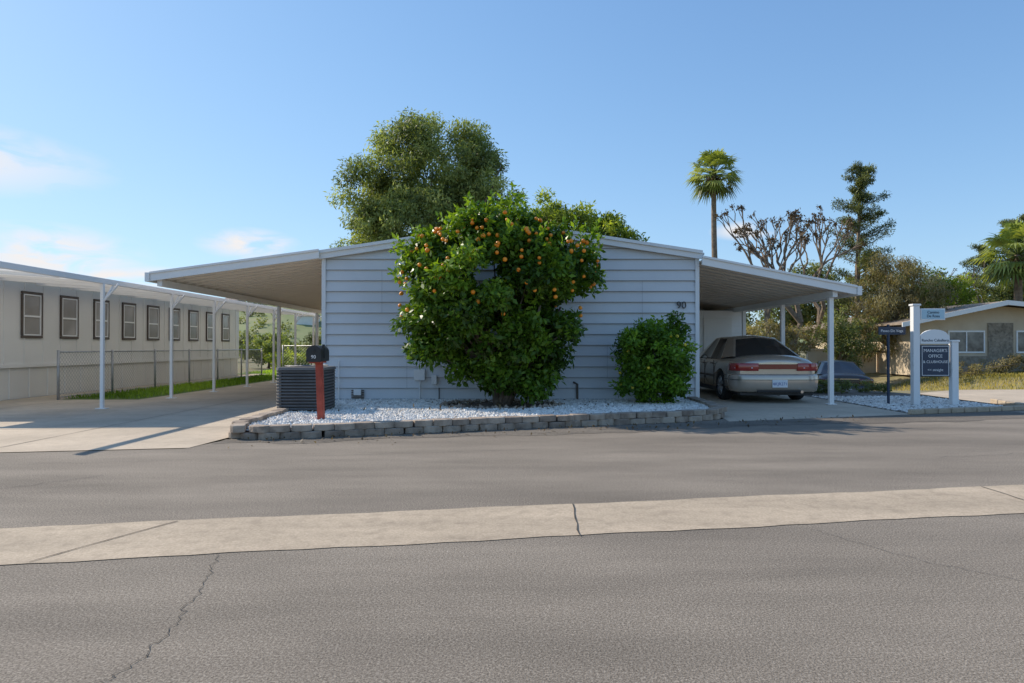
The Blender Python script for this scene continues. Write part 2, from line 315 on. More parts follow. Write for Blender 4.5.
# ---------------------------------------------------------------- neighbour
E=empty('neighbour_mobile_home',(-11,20,0))
mb=MB(); mb.box(-18,-11,12.6,27.5,.75,2.95)
mb.build('wall_panels',M_nb,E)
mb=MB(); mb.box(-17.95,-11.03,12.65,27.45,0,.748); mb.build('skirting',M_nbd,E)
mb=MB(); y=12.9
while y<27.4: mb.box(-11.0,-10.985,y,y+.035,.782,2.7); mb.box(-11.03,-11.012,y+.2,y+.22,.02,.698); y+=.62
mb.box(-11.028,-10.97,12.6,27.5,.70,.78); mb.build('battens',M_nb,E)
mbf=MB(); mbg=MB(); mbw=MB()
for k in range(9):
    y0=15.27+k*1.32; y1=y0+.68
    if y1>27.2: break
    mbg.box(-10.995,-10.982,y0+.05,y1-.05,1.42,2.36)
    for (a,b,c,d) in ((y0,y1,1.36,1.418),(y0,y1,2.362,2.42),(y0,y0+.048,1.42,2.36),(y1-.048,y1,1.42,2.36)):
        mbf.box(-10.998,-10.955,a,b,c,d)
    for (a,b,c,d) in ((y0+.052,y1-.052,1.422,1.45),(y0+.052,y1-.052,2.33,2.358),(y0+.052,y0+.08,1.452,2.328),(y1-.08,y1-.052,1.452,2.328),(y0+.082,y1-.082,1.84,1.88)):
        mbw.box(-10.981,-10.962,a,b,c,d)
mbf.build('window_frames',M_frame,E,bevel=.01); mbg.build('window_panes',M_curt,E); mbw.build('window_sashes',M_white,E)
mb=MB(); mb.hexa([(-18.2,12.5,2.96),(-10.7,12.5,2.72),(-10.7,27.7,2.72),(-18.2,27.7,2.96),(-18.2,12.5,3.05),(-10.7,12.5,2.81),(-10.7,27.7,2.81),(-18.2,27.7,3.05)]); mb.build('roof',M_white,E)
M_fib=bpy.data.materials.new('fibreglass_sheet'); M_fib.use_nodes=True; nt=M_fib.node_tree
t_=nd(nt,'ShaderNodeBsdfTranslucent'); t_.inputs[0].default_value=(.85,.81,.73,1); df=nd(nt,'ShaderNodeBsdfDiffuse'); df.inputs[0].default_value=(.8,.78,.73,1)
ms_=nd(nt,'ShaderNodeMixShader'); ms_.inputs[0].default_value=.6; nt.links.new(df.outputs[0],ms_.inputs[1]); nt.links.new(t_.outputs[0],ms_.inputs[2]); nt.links.new(ms_.outputs[0],nt.nodes['Material Output'].inputs[0])
E=empty('neighbour_awning',(-7.7,12.8,0)); mb=MB()
mb.poly([(-10.68,11.5,2.62),(-7.72,11.5,2.42),(-7.72,27,2.42),(-10.68,27,2.62)])
mb.build('awning_sheet',M_fib,E)
mb=MB(); mb.box(-7.718,-7.66,9,27,2.35,2.45)
y=11.6
while y<27: mb.hexa([(-10.66,y,2.54),(-7.72,y,2.34),(-7.72,y+.04,2.34),(-10.66,y+.04,2.54),(-10.66,y,2.60),(-7.72,y,2.40),(-7.72,y+.04,2.40),(-10.66,y+.04,2.60)]); y+=1.22
mb.build('awning_frame',M_white,E,bevel=.006)
mb=MB()
for yp in (12.8,15.4,17.6,19.8,22,24.2,26.4):
    mb.box(-7.71,-7.65,yp-.03,yp+.03,.004,2.348); mb.box(-7.78,-7.58,yp-.06,yp+.06,.004,.018)
    mb.tube([(-7.68,yp,2.0),(-7.38,yp,2.34)],.02,6)
    mb.tube([(-7.68,yp+.045,2.05),(-7.68,yp+.35,2.35)],.018,6)
mb.build('posts_and_braces',M_white,E,bevel=.004)
def chain(name,p0,p1,h=1.05,sp=.1):
    E=empty(name,(p0[0],p0[1],0)); a=Vector((*p0,0)); b=Vector((*p1,0)); L=(b-a).length; d=(b-a)/L
    mb=MB(); n=int(L/2.4)+1
    for i in range(n+1):
        p=a+d*L*i/n; mb.tube([p,p+Vector((0,0,h+.04))],.028,8)
    mb.tube([a+Vector((0,0,h)),b+Vector((0,0,h))],.02,6); mb.tube([a+Vector((0,0,.06)),b+Vector((0,0,.06))],.008,4)
    mb.build('posts_and_rails',M_galv,E,smooth=True)
    mb=MB(); t=-h
    while t<L:
        for s in (0,1):
            u0,u1=max(0,t),min(L,t+h)
            if u1-u0<.02: continue
            z0,z1=(u0-t),(u1-t)
            if s: z0,z1=h-z0,h-z1
            mb.tube([a+d*u0+Vector((0,0,z0)),a+d*u1+Vector((0,0,z1))],.0028,3,cap=False)
        t+=sp
    mb.build('wire_mesh',M_galv,E)
chain('chain_link_fence',(-9.9,14.9),(-9.9,27))
chain('chain_link_fence',(-9.9,29.5),(-3.9,29.5),1.2,.13)
mb=MB(); mb.poly([(-9.94,15.02,0.0),(-8.21,15.02,0.0),(-8.21,29,0.0),(-9.94,29,0.0)]); mb.poly([(-12,29.05,0),(-3,29.05,0),(-3,36,0),(-12,36,0)]); mb.build('lawn',M_grassb)
def grass(name,regions,n,L,W,m,z=0):
    P=[]
    for (x0,x1,y0,y1) in regions:
        k=int(n*((x1-x0)*(y1-y0))/sum((r[1]-r[0])*(r[3]-r[2]) for r in regions))
        P.append(np.c_[x0+(x1-x0)*rng.random(k),y0+(y1-y0)*rng.random(k),np.full(k,z)])
    P=np.vstack(P)
    P[:,2]=[gz(p[0],p[1])+z for p in P]
    N=len(P); d=unit(N)*.5; d[:,2]=1; out=d/np.linalg.norm(d,axis=1,keepdims=True)
    t=np.clip(.5+.35*np.sin(P[:,0]*1.3+P[:,1]*.7)+rng.normal(size=N)*.2,0,1)
    leafmesh(name,P,out*2.5,t,L,W,m,None,droop=-1.5,up=0)
grass('lawn_grass',[(-9.9,-8.25,15.05,29),(-11.5,-3,29.1,36)],26000,.09,.015,L_grs)
grass('dry_grass',[(14,27,19.1,29.5)],22000,.13,.022,L_dry)
# ---------------------------------------------------------------- garden bed
bord=[(-3.72,11.15),(-3.70,10.2),(-3.66,9.3),(-3.52,8.78),(-3.2,8.62),(-2.6,8.78),(0,9.72),(2.6,10.62),(3.15,10.92),(3.42,11.3),(3.55,12.1),(3.6,13.5)]
def resample(P,step):
    P=[Vector(p) for p in P]; out=[];acc=0;out.append((P[0].copy(),(P[1]-P[0]).normalized()))
    for i in range(len(P)-1):
        d=P[i+1]-P[i];L=d.length;t=step-acc
        while t<=L: out.append((P[i]+d*(t/L),d.normalized())); t+=step
        acc=(acc+L)%step
    return out
mb=MB(); mb.poly([(x,y,.10) for x,y in bord]+[(3.6,13.63,.10),(-3.70,13.63,.10)]); mb.build('gravel_bed',M_gravb)
E=empty('block_garden_border',(0,9.7,0))
blockm=[M_block,mat('retaining_block_dark',(.20,.15,.115),(.34,.27,.21),6,.92,8,bump=.7,bscale=40),mat('retaining_block_pale',(.33,.26,.20),(.50,.41,.32),6,.92,8,bump=.7,bscale=40)]
for course in (0,1):
    mb=MB(); P=resample(bord,.262)
    for i,(p,d) in enumerate(P):
        if course: p=p+d*.13
        a=math.atan2(d.y,d.x)+rng.normal()*.04; c,s=math.cos(a),math.sin(a); w=.129+rng.normal()*.002; t=.085
        ox,oy=rng.normal()*.008,rng.normal()*.008; z0=course*.087+.0; z1=z0+.085+rng.normal()*.003
        prof=[(-w,t),(-w*1.0,-t*.65),(-w*.6,-t*1.05),(0,-t*1.2),(w*.6,-t*1.05),(w,-t*.65),(w,t)]
        if course: prof=[(q[0],q[1]+.014) for q in prof]
        vs=[]
        for zz_ in (z0,z1):
            for q in prof: vs.append((p.x+ox+q[0]*c-q[1]*s, p.y+oy+q[0]*s+q[1]*c, zz_+rng.normal()*.002))
        n=len(prof); mb.add(vs,[tuple(range(n))[::-1],tuple(range(n,2*n))]+[(k,(k+1)%n,(k+1)%n+n,k+n) for k in range(n)],int(rng.choice(3,p=[.5,.25,.25])))
    mb.build('block_course',blockm,E,bevel=.009,seg=2)
def inside(x,y):
    if y>13.6 or x<-3.6 or x>3.5: return False
    P=bord
    yb=np.interp(x,[p[0] for p in P[3:]],[p[1] for p in P[3:]]) if x>-3.52 else 8.9
    return y>yb+.1
octv=np.array([(1,0,0),(-1,0,0),(0,1,0),(0,-1,0),(0,0,1),(0,0,-1)],float)
octf=[(0,2,4),(2,1,4),(1,3,4),(3,0,4),(2,0,5),(1,2,5),(3,1,5),(0,3,5)]
def stones(name,n,test,box,z,r,m):
    V=[];F=[];c=0
    while c<n:
        x=box[0]+(box[1]-box[0])*rng.random(); y=box[2]+(box[3]-box[2])*rng.random()
        if not test(x,y): continue
        q=octv*(r*(.5+rng.random(3)*.9))+rng.normal(size=(6,3))*r*.15
        a=rng.random()*6.28; R=np.array([[math.cos(a),-math.sin(a),0],[math.sin(a),math.cos(a),0],[0,0,1]])
        q=q@R; q[:,2]*=.7; q+=np.array([x,y,z+r*.3*rng.random()])
        V.append(q);F+= [tuple(i+6*c for i in f) for f in octf]; c+=1
    me=bpy.data.meshes.new(name); me.from_pydata(np.vstack(V).tolist(),[],F); me.materials.append(m); o=bpy.data.objects.new(name,me); COL.objects.link(o)
stones('gravel_stones',15000,lambda x,y: inside(x,y) and ((x+.2)/1.0)**2+((y-12.35)/.75)**2>1+.15*math.sin(x*9),(-3.6,3.5,8.8,13.6),.105,.03,M_grav)
mb=MB(); mb.poly([(-.2+.98*math.cos(a)*(1+.06*math.sin(5*a)),12.35+.73*math.sin(a),.104) for a in np.linspace(0,2*math.pi,40,endpoint=False)]); mb.build('mulch_ring',M_soil)
stones('dark_border_stones',130,lambda x,y:.92<((x+.2)/1.0)**2+((y-12.35)/.75)**2<1.15,(-1.4,1.0,11.4,13.3),.12,.055,M_block)
def litter(n,f,m,name,L):
    P=np.array([f() for _ in range(n)]); out=np.tile([0,0,1.0],(n,1)); leafmesh(name,P,out,rng.random(n),L,L*.5,m,None,droop=0,up=3)
def fl():
    x=-3.3+9*rng.random(); return (x,fe(x)-abs(rng.normal())*.35-.03,.014)
litter(260,fl,L_brn,'fallen_leaves',.05)
litter(200,lambda:(-.2+rng.normal()*1.1,11.9+rng.normal()*.6,.14),L_brn,'leaf_litter',.06)
mb=MB(); mb.poly([(6.95,11.85,.002),(9.65,12.65,.002),(9.9,17,.002),(9.0,19.2,.002),(6.95,19.2,.002)]); mb.build('planting_strip_soil',M_soil)
stones('planting_strip_gravel',3500,lambda x,y:y>11.95+(x-6.95)*.31 and y<16,(7.0,9.6,11.9,16),.0,.028,M_grav)
mb=MB(); P=resample([(6.98,11.80),(9.7,12.66),(9.95,14.2)],.3)
for p,d in P:
    c,s=d.x,d.y
    mb.hexa([(p.x+q[0]*c-q[1]*s,p.y+q[0]*s+q[1]*c,z_) for z_ in (0,.09+rng.normal()*.004) for q in ((-.14,-.05),(.14,-.05),(.14,.05),(-.14,.05))])
mb.build('kerb_edging',M_gut,bevel=.015)
# ---------------------------------------------------------------- citrus
E=empty('orange_tree',(-.2,12.35,0))
ells=[((-.45,12.35,2.3),(1.55,1.1,1.15)),((-.38,12.35,1.35),(1.25,1.0,.85)),((.75,12.3,2.6),(.82,.75,.62)),((-.2,12.35,3.2),(.85,.8,.48)),((-1.42,12.35,1.9),(.58,.8,1.05)),((.28,12.3,.95),(.5,.6,.55)),((.75,12.3,1.6),(.55,.6,.5)),((-1.2,12.3,2.9),(.55,.6,.4))]
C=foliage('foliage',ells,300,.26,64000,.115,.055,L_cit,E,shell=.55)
T=[]
for i in range(70):
    e=ells[rng.integers(0,5)]; u=unit(1)[0]; u[2]=abs(u[2])*.8+.1; p=np.array(e[0])+u*np.array(e[1]); q=u*np.array([1,.7,1]); q[2]+=.6; q/=np.linalg.norm(q)
    for t in np.linspace(0,.36*(.6+.6*rng.random()),14): T.append(p+q*t)
T=np.array(T); T=np.repeat(T,2,axis=0)+rng.normal(size=(len(T)*2,3))*.012; leafmesh('shoots',T,unit(len(T))*.3,.5+.5*rng.random(len(T)),.11,.05,L_cit,E,droop=-.3)
mb=MB()
for bx,tx in ((-.25,-.9),(-.15,.5),(-.2,-.1),(-.12,.9)):
    mb.tube([(bx,12.35,.08),(bx*.6+tx*.2,12.35+rng.normal()*.05,.5),(tx*.6,12.35+rng.normal()*.2,1.1),(tx,12.35+rng.normal()*.3,1.9)],[.085,.065,.045,.02],8)
for i in rng.choice(len(C),40,replace=False):
    c=Vector(C[i]); m_=Vector((-.2+(c.x+.2)*.4,12.35,max(.7,c.z*.6))); mb.tube([(-.18,12.35,.6),m_,c],[.035,.022,.008],5)
mb.build('trunk_and_limbs',M_bark,E,smooth=True)
import bmesh
def fruits(parent,n,ells,r,m,xr,zr_,zpow=1.0,dy=.06):
    bm=bmesh.new(); c=0; tries=0
    while c<n and tries<20000:
        tries+=1
        th=rng.random()*2*math.pi; cen=np.mean([e[0] for e in ells],axis=0); dirv=np.array([math.cos(th),math.sin(th),0]); side=np.array([-dirv[1],dirv[0],0])
        s_=(rng.random()*2-1)*xr; zz=zr_[0]+(zr_[1]-zr_[0])*rng.random()**zpow
        o0=np.array([cen[0],cen[1],0])+side*s_; o0[2]=zz; best=None
        for e in ells:
            rr=np.array(e[1]); a_=(o0-np.array(e[0]))/rr; b_=dirv/rr; A=b_@b_; B=2*a_@b_; Cc=a_@a_-1; D=B*B-4*A*Cc
            if D<=0: continue
            t=(-B+math.sqrt(D))/(2*A); best=t if best is None else max(best,t)
        if best is None: continue
        p=o0+dirv*(best+dy*(rng.random()*2-.75))
        bmesh.ops.create_icosphere(bm,subdivisions=2,radius=r*(.8+.35*rng.random()),matrix=Matrix.Translation(Vector(p))); c+=1
    me=bpy.data.meshes.new('fruit'); bm.to_mesh(me); bm.free(); me.polygons.foreach_set('use_smooth',[True]*len(me.polygons)); me.materials.append(m); link(bpy.data.objects.new('fruit',me),parent)
fruits(E,185,ells,.036,M_orange,1.5,(1.6,3.55),.6)
E=empty('lemon_shrub',(2.68,12.75,0)); ells=[((2.68,12.75,1.0),(.62,.6,.6)),((2.60,12.75,.5),(.6,.55,.42)),((2.9,12.75,1.42),(.36,.4,.36)),((2.35,12.75,1.2),(.36,.4,.42))]
C=foliage('foliage',ells,110,.18,15000,.09,.042,L_bush,E,shell=.4)
mb=MB(); limbs(mb,(2.68,12.75,.08),C,.04,25,.3,.04,5); mb.build('stems',M_bark,E)
M_lem=mat('lemon_peel',(.8,.62,.05),None,rough=.4); fruits(E,12,ells,.028,M_lem,.5,(.4,1.4))
# ---------------------------------------------------------------- AC unit
cx,cy=-3.44,11.45
E=empty('air_conditioner_unit',(cx,cy,0))
def rsq(cx,cy,w,r,z,n=5):
    P=[]
    for (sx,sy,a0) in ((1,1,0),(-1,1,90),(-1,-1,180),(1,-1,270)):
        for k in range(n):
            a=math.radians(a0+90*k/(n-1)); P.append((cx+sx*(w-r)+r*math.cos(a),cy+sy*(w-r)+r*math.sin(a),z))
    return P
def prism(mb,a,b,mi=0):
    n=len(a); mb.add(a+b,[tuple(range(n))[::-1],tuple(range(n,2*n))]+[(k,(k+1)%n,(k+1)%n+n,k+n) for k in range(n)],mi)
mb=MB(); prism(mb,rsq(cx,cy,.36,.08,.06),rsq(cx,cy,.36,.08,.79)); mb.build('coil_core',M_black,E)
mb=MB()
for z_ in np.arange(.10,.76,.05): prism(mb,rsq(cx,cy,.405,.1,z_),rsq(cx,cy,.385,.1,z_+.024))
for sx,sy in ((-1,-1),(1,-1),(1,1),(-1,1)): mb.box(cx+sx*.34-.035,cx+sx*.34+.035,cy+sy*.34-.035,cy+sy*.34+.035,.06,.78)
prism(mb,rsq(cx,cy,.41,.1,.785),rsq(cx,cy,.40,.1,.83)); prism(mb,rsq(cx,cy,.41,.1,.03),rsq(cx,cy,.41,.1,.085))
for r_ in (.12,.2,.28,.35): mb.tube([(cx+r_*math.cos(a),cy+r_*math.sin(a),.85) for a in np.linspace(0,6.28,25)],.006,4)
mb.build('louvred_cabinet',M_ac,E)
mb=MB(); mb.box(cx-.45,cx+.45,cy-.45,cy+.45,.004,.05); mb.build('pad',M_conc,E,bevel=.01)
# ---------------------------------------------------------------- mailbox
E=empty('mailbox',(-2.8,9.75,0)); mb=MB()
mb.hexa([(-2.82,9.90,.0),(-2.73,9.90,.0),(-2.73,10.0,.0),(-2.82,10.0,.0),(-2.86,9.92,.93),(-2.77,9.92,.93),(-2.77,10.02,.93),(-2.86,10.02,.93)])
mb.box(-2.90,-2.73,9.72,10.05,.932,.955); mb.build('post',M_red,E,bevel=.006)
mb=MB(); pr=[(-.1,0),(.1,0),(.1,.13)]+[(.1*math.cos(a),.13+.1*math.sin(a)) for a in np.linspace(.3,math.pi-.3,8)]+[(-.1,.13)]
a=[(-2.81+p[0],9.68,.957+p[1]) for p in pr]; b=[(-2.81+p[0],10.12,.957+p[1]) for p in pr]; prism(mb,a,b)
a=[(-2.81+p[0]*1.05,9.665,.952+p[1]*1.03) for p in pr]; b=[(-2.81+p[0]*1.05,9.69,.952+p[1]*1.03) for p in pr]; prism(mb,a,b)
mb.box(-2.702,-2.692,9.8,9.83,1.0,1.2); mb.box(-2.702,-2.692,9.72,9.798,1.15,1.2)
mb.box(-2.83,-2.79,9.645,9.66,1.1,1.12); mb.build('box',M_black,E)
text('90',(-2.81,9.66,1.0),.07,M_white,E)
# ---------------------------------------------------------------- signs
M_navy=mat('navy_sign',(.018,.035,.07),(.022,.042,.082),3,.4); M_ltblue=mat('pale_blue_sign',(.42,.60,.68),None,rough=.5); M_wht=mat('sign_white',(.82,.81,.79),None,rough=.5)
E=empty('clubhouse_sign',(8.45,13.66,0)); ys_=13.66
mb=MB(); mb.box(8.0,8.13,ys_-.06,ys_+.06,0,1.98); mb.box(8.77,8.90,ys_-.06,ys_+.06,0,1.26)
mb.box(7.98,8.15,ys_-.075,ys_+.075,1.982,2.02); mb.box(8.75,8.92,ys_-.075,ys_+.075,1.262,1.30); mb.build('posts',M_wht,E,bevel=.008)
mb=MB(); mb.box(8.16,8.74,ys_-.03,ys_+.03,.57,1.20); mb.build('main_board',M_navy,E,bevel=.005)
mb=MB()
pts=[(8.16,1.225),(8.74,1.225),(8.74,1.38)]+[(8.45+.26*math.cos(a),1.38+.13*math.sin(a)) for a in np.linspace(.25,math.pi-.25,9)]+[(8.16,1.38)]
prism(mb,[(x,ys_-.03,z) for x,z in pts],[(x,ys_+.03,z) for x,z in pts]); mb.build('crest_board',M_wht,E)
mb=MB(); mb.box(8.17,8.66,ys_-.02,ys_+.02,1.70,1.93); mb.build('top_board',M_wht,E,bevel=.005)
mb=MB(); mb.box(8.19,8.64,ys_-.026,ys_-.0205,1.72,1.91); mb.build('top_board_face',M_ltblue,E)
mb=MB(); mb.box(8.14,8.155,ys_-.02,ys_+.02,1.7,1.93)
for (a,b,c,d) in ((8.18,8.72,.59,.60),(8.18,8.72,1.17,1.18),(8.18,8.19,.60,1.17),(8.71,8.72,.60,1.17)): mb.box(a,b,ys_-.036,ys_-.031,c,d)
mb.build('borders',M_wht,E)
text("MANAGER'S",(8.45,ys_-.033,1.06),.088,M_wht,E); text("OFFICE",(8.45,ys_-.033,.95),.088,M_wht,E); text("& CLUBHOUSE",(8.45,ys_-.033,.84),.075,M_wht,E); text("<< straight",(8.45,ys_-.033,.68),.07,M_wht,E)
text("Rancho Caballero",(8.45,ys_-.033,1.27),.075,M_navy,E); text("Camino\nDe Rosa",(8.415,ys_-.029,1.83),.075,M_navy,E)
E=empty('street_name_sign',(7.62,13.9,0)); mb=MB(); mb.tube([(7.66,13.9,0),(7.66,13.9,1.62)],.028,8); mb.box(7.45,8.0,13.87,13.872,1.41,1.57); mb.box(7.45,8.0,13.873,13.885,1.41,1.57); mb.build('pole_and_plate',M_navy,E)
text("Paseo De Vega",(7.72,13.868,1.465),.075,M_wht,E)
# ---------------------------------------------------------------- cars
M_lampA=mat('red_lens',(.34,.015,.012),(.42,.025,.02),8,.12,coat=1); M_lampD=mat('smoked_lens',(.07,.006,.006),(.09,.008,.008),8,.12,coat=1); M_lamp2=mat('dark_red_lens',(.22,.015,.015),None,rough=.15,coat=1)
M_tyre=mat('tyre',(.02,.02,.02),None,rough=.85); M_rim=mat('rim',(.5,.5,.5),None,rough=.3,metal=.8); M_chr=mat('chrome',(.7,.7,.7),None,rough=.12,metal=1)
M_plate=mat('plate',(.75,.76,.78),None,rough=.5); M_blue=mat('plate_blue',(.05,.08,.3),None)
def car(name,loc,rot,paint,M_lamp,M_mid):
    E=empty(name,loc,rot)
    st=[(0.0,.72,.36,.80,.85),(.03,.79,.32,.845,.905),(.14,.85,.26,.895,.965),(.4,.88,.22,.92,.995),(.8,.89,.2,.925,.985),(1.6,.895,.2,.925,.96),(2.8,.895,.2,.915,.95),(3.5,.885,.2,.90,.95),(4.2,.86,.2,.80,.86),(4.65,.80,.24,.68,.74),(4.78,.70,.32,.58,.62)]
    mb=MB(); rings=[]
    for (y,w,zb,be,zt) in st:
        h=[(0,zb),(.78*w,zb),(.965*w,zb+.09),(w,zb+.5*(be-zb)),(.975*w,be-.10),(.89*w,be-.01),(.55*w,zt),(0,zt+.02)]
        ring=[(x,y,z) for x,z in h]+[(-x,y,z) for x,z in h[-2:0:-1]]
        rings.append(ring)
    n=len(rings[0]); mb.v=[p for r in rings for p in r]
    for i in range(len(rings)-1):
        for k in range(n): k2=(k+1)%n; mb.f.append((i*n+k,i*n+k2,(i+1)*n+k2,(i+1)*n+k))
    for base,flip in ((0,False),((len(rings)-1)*n,True)):
        for k in range(1,n//2):
            a,b,c,d=base+k,base+k+1,base+(n-k-1)%n,base+n-k
            f=[a,b,c,d]
            if k==n//2-1: f=[a,b,d]
            mb.f.append(tuple(f if flip else f[::-1]))
        mb.f.append((base,base+1,base+n-1) if flip else (base+n-1,base+1,base))
    mb.m=[0]*len(mb.f)
    body=mb.build('body',paint,E,smooth=True,world=False,sub=2)
    cut=[]
    for y in (.98,3.72):
        for s in (-1,1):
            c=MB(); c.tube([(s*.60,y,.33),(s*1.2,y,.33)],.355,32); o=c.build('cut',paint,E,world=False); cut.append(o)
            b=body.modifiers.new('bo','BOOLEAN'); b.operation='DIFFERENCE'; b.object=o; b.solver='EXACT'
    dg=bpy.context.evaluated_depsgraph_get(); me=bpy.data.meshes.new_from_object(body.evaluated_get(dg)); body.modifiers.clear(); body.data=me
    for o in cut: bpy.data.objects.remove(o)
    B=[(-.72,.58),(.72,.58),(.785,1.2),(.80,2.0),(.79,2.9),(.72,3.45),(-.72,3.45),(-.79,2.9),(-.80,2.0),(-.785,1.2)]
    T=[(-.46,1.32),(.46,1.32),(.54,1.5),(.575,1.95),(.55,2.35),(.47,2.62),(-.47,2.62),(-.55,2.35),(-.575,1.95),(-.54,1.5)]
    zB=[.955,.955,.915,.91,.905,.93,.93,.905,.91,.915]; zT=[1.345,1.345,1.365,1.38,1.37,1.34,1.34,1.37,1.38,1.365]
    bm=bmesh.new(); vb=[bm.verts.new((x,y,z)) for (x,y),z in zip(B,zB)]; vt=[bm.verts.new((x,y,z)) for (x,y),z in zip(T,zT)]
    c0=bm.verts.new((0,1.5,1.425)); c1=bm.verts.new((0,1.95,1.435)); c2=bm.verts.new((0,2.38,1.42)); cr=bm.verts.new((0,1.22,1.39)); cf=bm.verts.new((0,2.68,1.38)); rb=bm.verts.new((0,.48,.995)); fb=bm.verts.new((0,3.55,.95))
    def gl(*f): return bm.faces.new(f)
    rw=[gl(vb[0],rb,cr,vt[0]),gl(rb,vb[1],vt[1],cr)]; ws=[gl(vb[5],fb,cf,vt[5]),gl(fb,vb[6],vt[6],cf)]
    sd=[gl(vb[k],vb[k+1],vt[k+1],vt[k]) for k in (1,2,3,4,6,7,8)]+[gl(vb[9],vb[0],vt[0],vt[9])]
    for f in ((cr,vt[1],vt[2],c0),(vt[2],vt[3],c1,c0),(vt[3],vt[4],c2,c1),(vt[4],vt[5],cf,c2),(cf,vt[6],vt[7],c2),(vt[7],vt[8],c1,c2),(vt[8],vt[9],c0,c1),(vt[9],vt[0],cr,c0)): bm.faces.new(f)
    bmesh.ops.recalc_face_normals(bm,faces=bm.faces[:])
    for g in (rw,ws):
        bmesh.ops.inset_region(bm,faces=g,thickness=.045,depth=-.006)
        for f in g: f.material_index=1
    for g in sd:
        if sd.index(g) in (0,3,4,7): continue
        bmesh.ops.inset_region(bm,faces=[g],thickness=.035,depth=-.006); g.material_index=1
    me=bpy.data.meshes.new('cabin'); bm.to_mesh(me); bm.free(); me.materials.append(paint); me.materials.append(M_glass)
    o=bpy.data.objects.new('cabin_and_windows',me); link(o,E,False); b=o.modifiers.new('b','BEVEL'); b.width=.05; b.segments=4; b.limit_method='ANGLE'; b.angle_limit=math.radians(20)
    for p in me.polygons: p.use_smooth=True
    def band(mb,path,prof,mi=0):
        P=[Vector(p) for p in path]; vs=[]
        for i,p in enumerate(P):
            d=(P[min(i+1,len(P)-1)]-P[max(0,i-1)]).normalized(); nrm=Vector((d.y,-d.x))
            for (o_,z) in prof: q=p+nrm*o_; vs.append((q.x,q.y,z))
        m_=len(prof); fs=[]
        for i in range(len(P)-1):
            for k in range(m_): k2=(k+1)%m_; fs.append((i*m_+k,(i+1)*m_+k,(i+1)*m_+k2,i*m_+k2))
        fs.append(tuple(range(m_))); fs.append(tuple(range((len(P)-1)*m_,len(P)*m_))[::-1]); mb.add(vs,fs,mi)
    path=[(-.885,.60),(-.89,.32),(-.875,.12),(-.80,-.01),(-.6,-.075),(-.3,-.10),(0,-.108),(.3,-.10),(.6,-.075),(.80,-.01),(.875,.12),(.89,.32),(.885,.60)]
    mb=MB(); band(mb,path,[(-.10,.60),(-.03,.598),(.0,.588),(.016,.56),(.022,.46),(.012,.34),(-.012,.25),(-.10,.21)]); mb.build('rear_bumper',paint,E,smooth=True,world=False)
    mb=MB(); band(mb,path,[(-.0,.475),(.025,.475),(.025,.488),(0,.488)]); band(mb,[(-.45,-.095),(0,-.112),(.45,-.095)],[(-.05,.225),(.012,.23),(.014,.27),(-.05,.27)]); mb.box(-.75,.75,.05,4.5,.16,.30); mb.build('bumper_strip_and_underbody',M_black,E,world=False)
    fpath=[(.88,4.15),(.87,4.45),(.80,4.70),(.5,4.86),(0,4.9),(-.5,4.86),(-.80,4.70),(-.87,4.45),(-.88,4.15)]
    mb=MB(); band(mb,fpath,[(-.10,.56),(0,.55),(.02,.42),(0,.26),(-.10,.2)]); mb.build('front_bumper',paint,E,smooth=True,world=False)
    for s in (-1,1):
        p=[(s*.888,.36),(s*.880,.18),(s*.838,.055),(s*.75,-.005),(s*.60,-.028),(s*.40,-.036)]
        if s>0: p=p[::-1]
        mb=MB(); band(mb,p,[(-.06,.825),(.004,.82),(.012,.79),(.012,.70),(.004,.665),(-.06,.66)]); mb.build('tail_lamp',M_lamp,E,smooth=True,world=False,bevel=.004)
        p=[(s*.848,.075),(s*.75,.0),(s*.52,-.03)]
        if s>0:p=p[::-1]
        mb=MB(); band(mb,p,[(-.03,.735),(.016,.735),(.016,.718),(-.03,.718)]); mb.build('reverse_lamp',M_plate,E,world=False)
        hp=[(s*.87,4.42),(s*.80,4.66),(s*.52,4.80)]
        if s<0: hp=hp[::-1]
        mb=MB(); band(mb,hp,[(-.06,.70),(.01,.68),(.012,.58),(-.06,.57)]); mb.build('head_lamp',M_chr,E,world=False)
        mb=MB(); mb.hexa([(s*.90-.07,2.98,.95),(s*.90+.07,2.98,.95),(s*.90+.07,3.1,.95),(s*.90-.07,3.1,.95),(s*.90-.07,2.98,1.08),(s*.90+.07,2.98,1.07),(s*.90+.05,3.1,1.06),(s*.90-.07,3.1,1.07)]); mb.build('door_mirror',paint,E,world=False,bevel=.02)
    mb=MB(); band(mb,[(-.395,-.036),(0,-.042),(.395,-.036)],[(-.05,.80),(.008,.80),(.008,.70),(-.05,.70)]); mb.build('garnish_panel',M_mid,E,world=False,bevel=.003)
    mb=MB(); band(mb,[(-.40,-.030),(0,-.038),(.40,-.030)],[(-.03,.822),(.014,.822),(.014,.806),(-.03,.806)])
    mb.tube([(.45,-.14,.24),(.45,.1,.24)],.03,12); mb.build('chrome_trim',M_chr,E,world=False)
    mb=MB(); mb.box(-.155,.155,-.145,-.128,.33,.485); mb.build('licence_plate',M_plate,E,world=False,bevel=.003)
    c=bpy.data.curves.new('t','FONT'); c.body='4KJR271'; c.size=.085; c.align_x='CENTER'; c.materials.append(M_blue); o=bpy.data.objects.new('plate_lettering',c); o.location=(0,-.148,.375); o.rotation_euler=(math.radians(90),0,0); link(o,E,False)
    mb=MB()
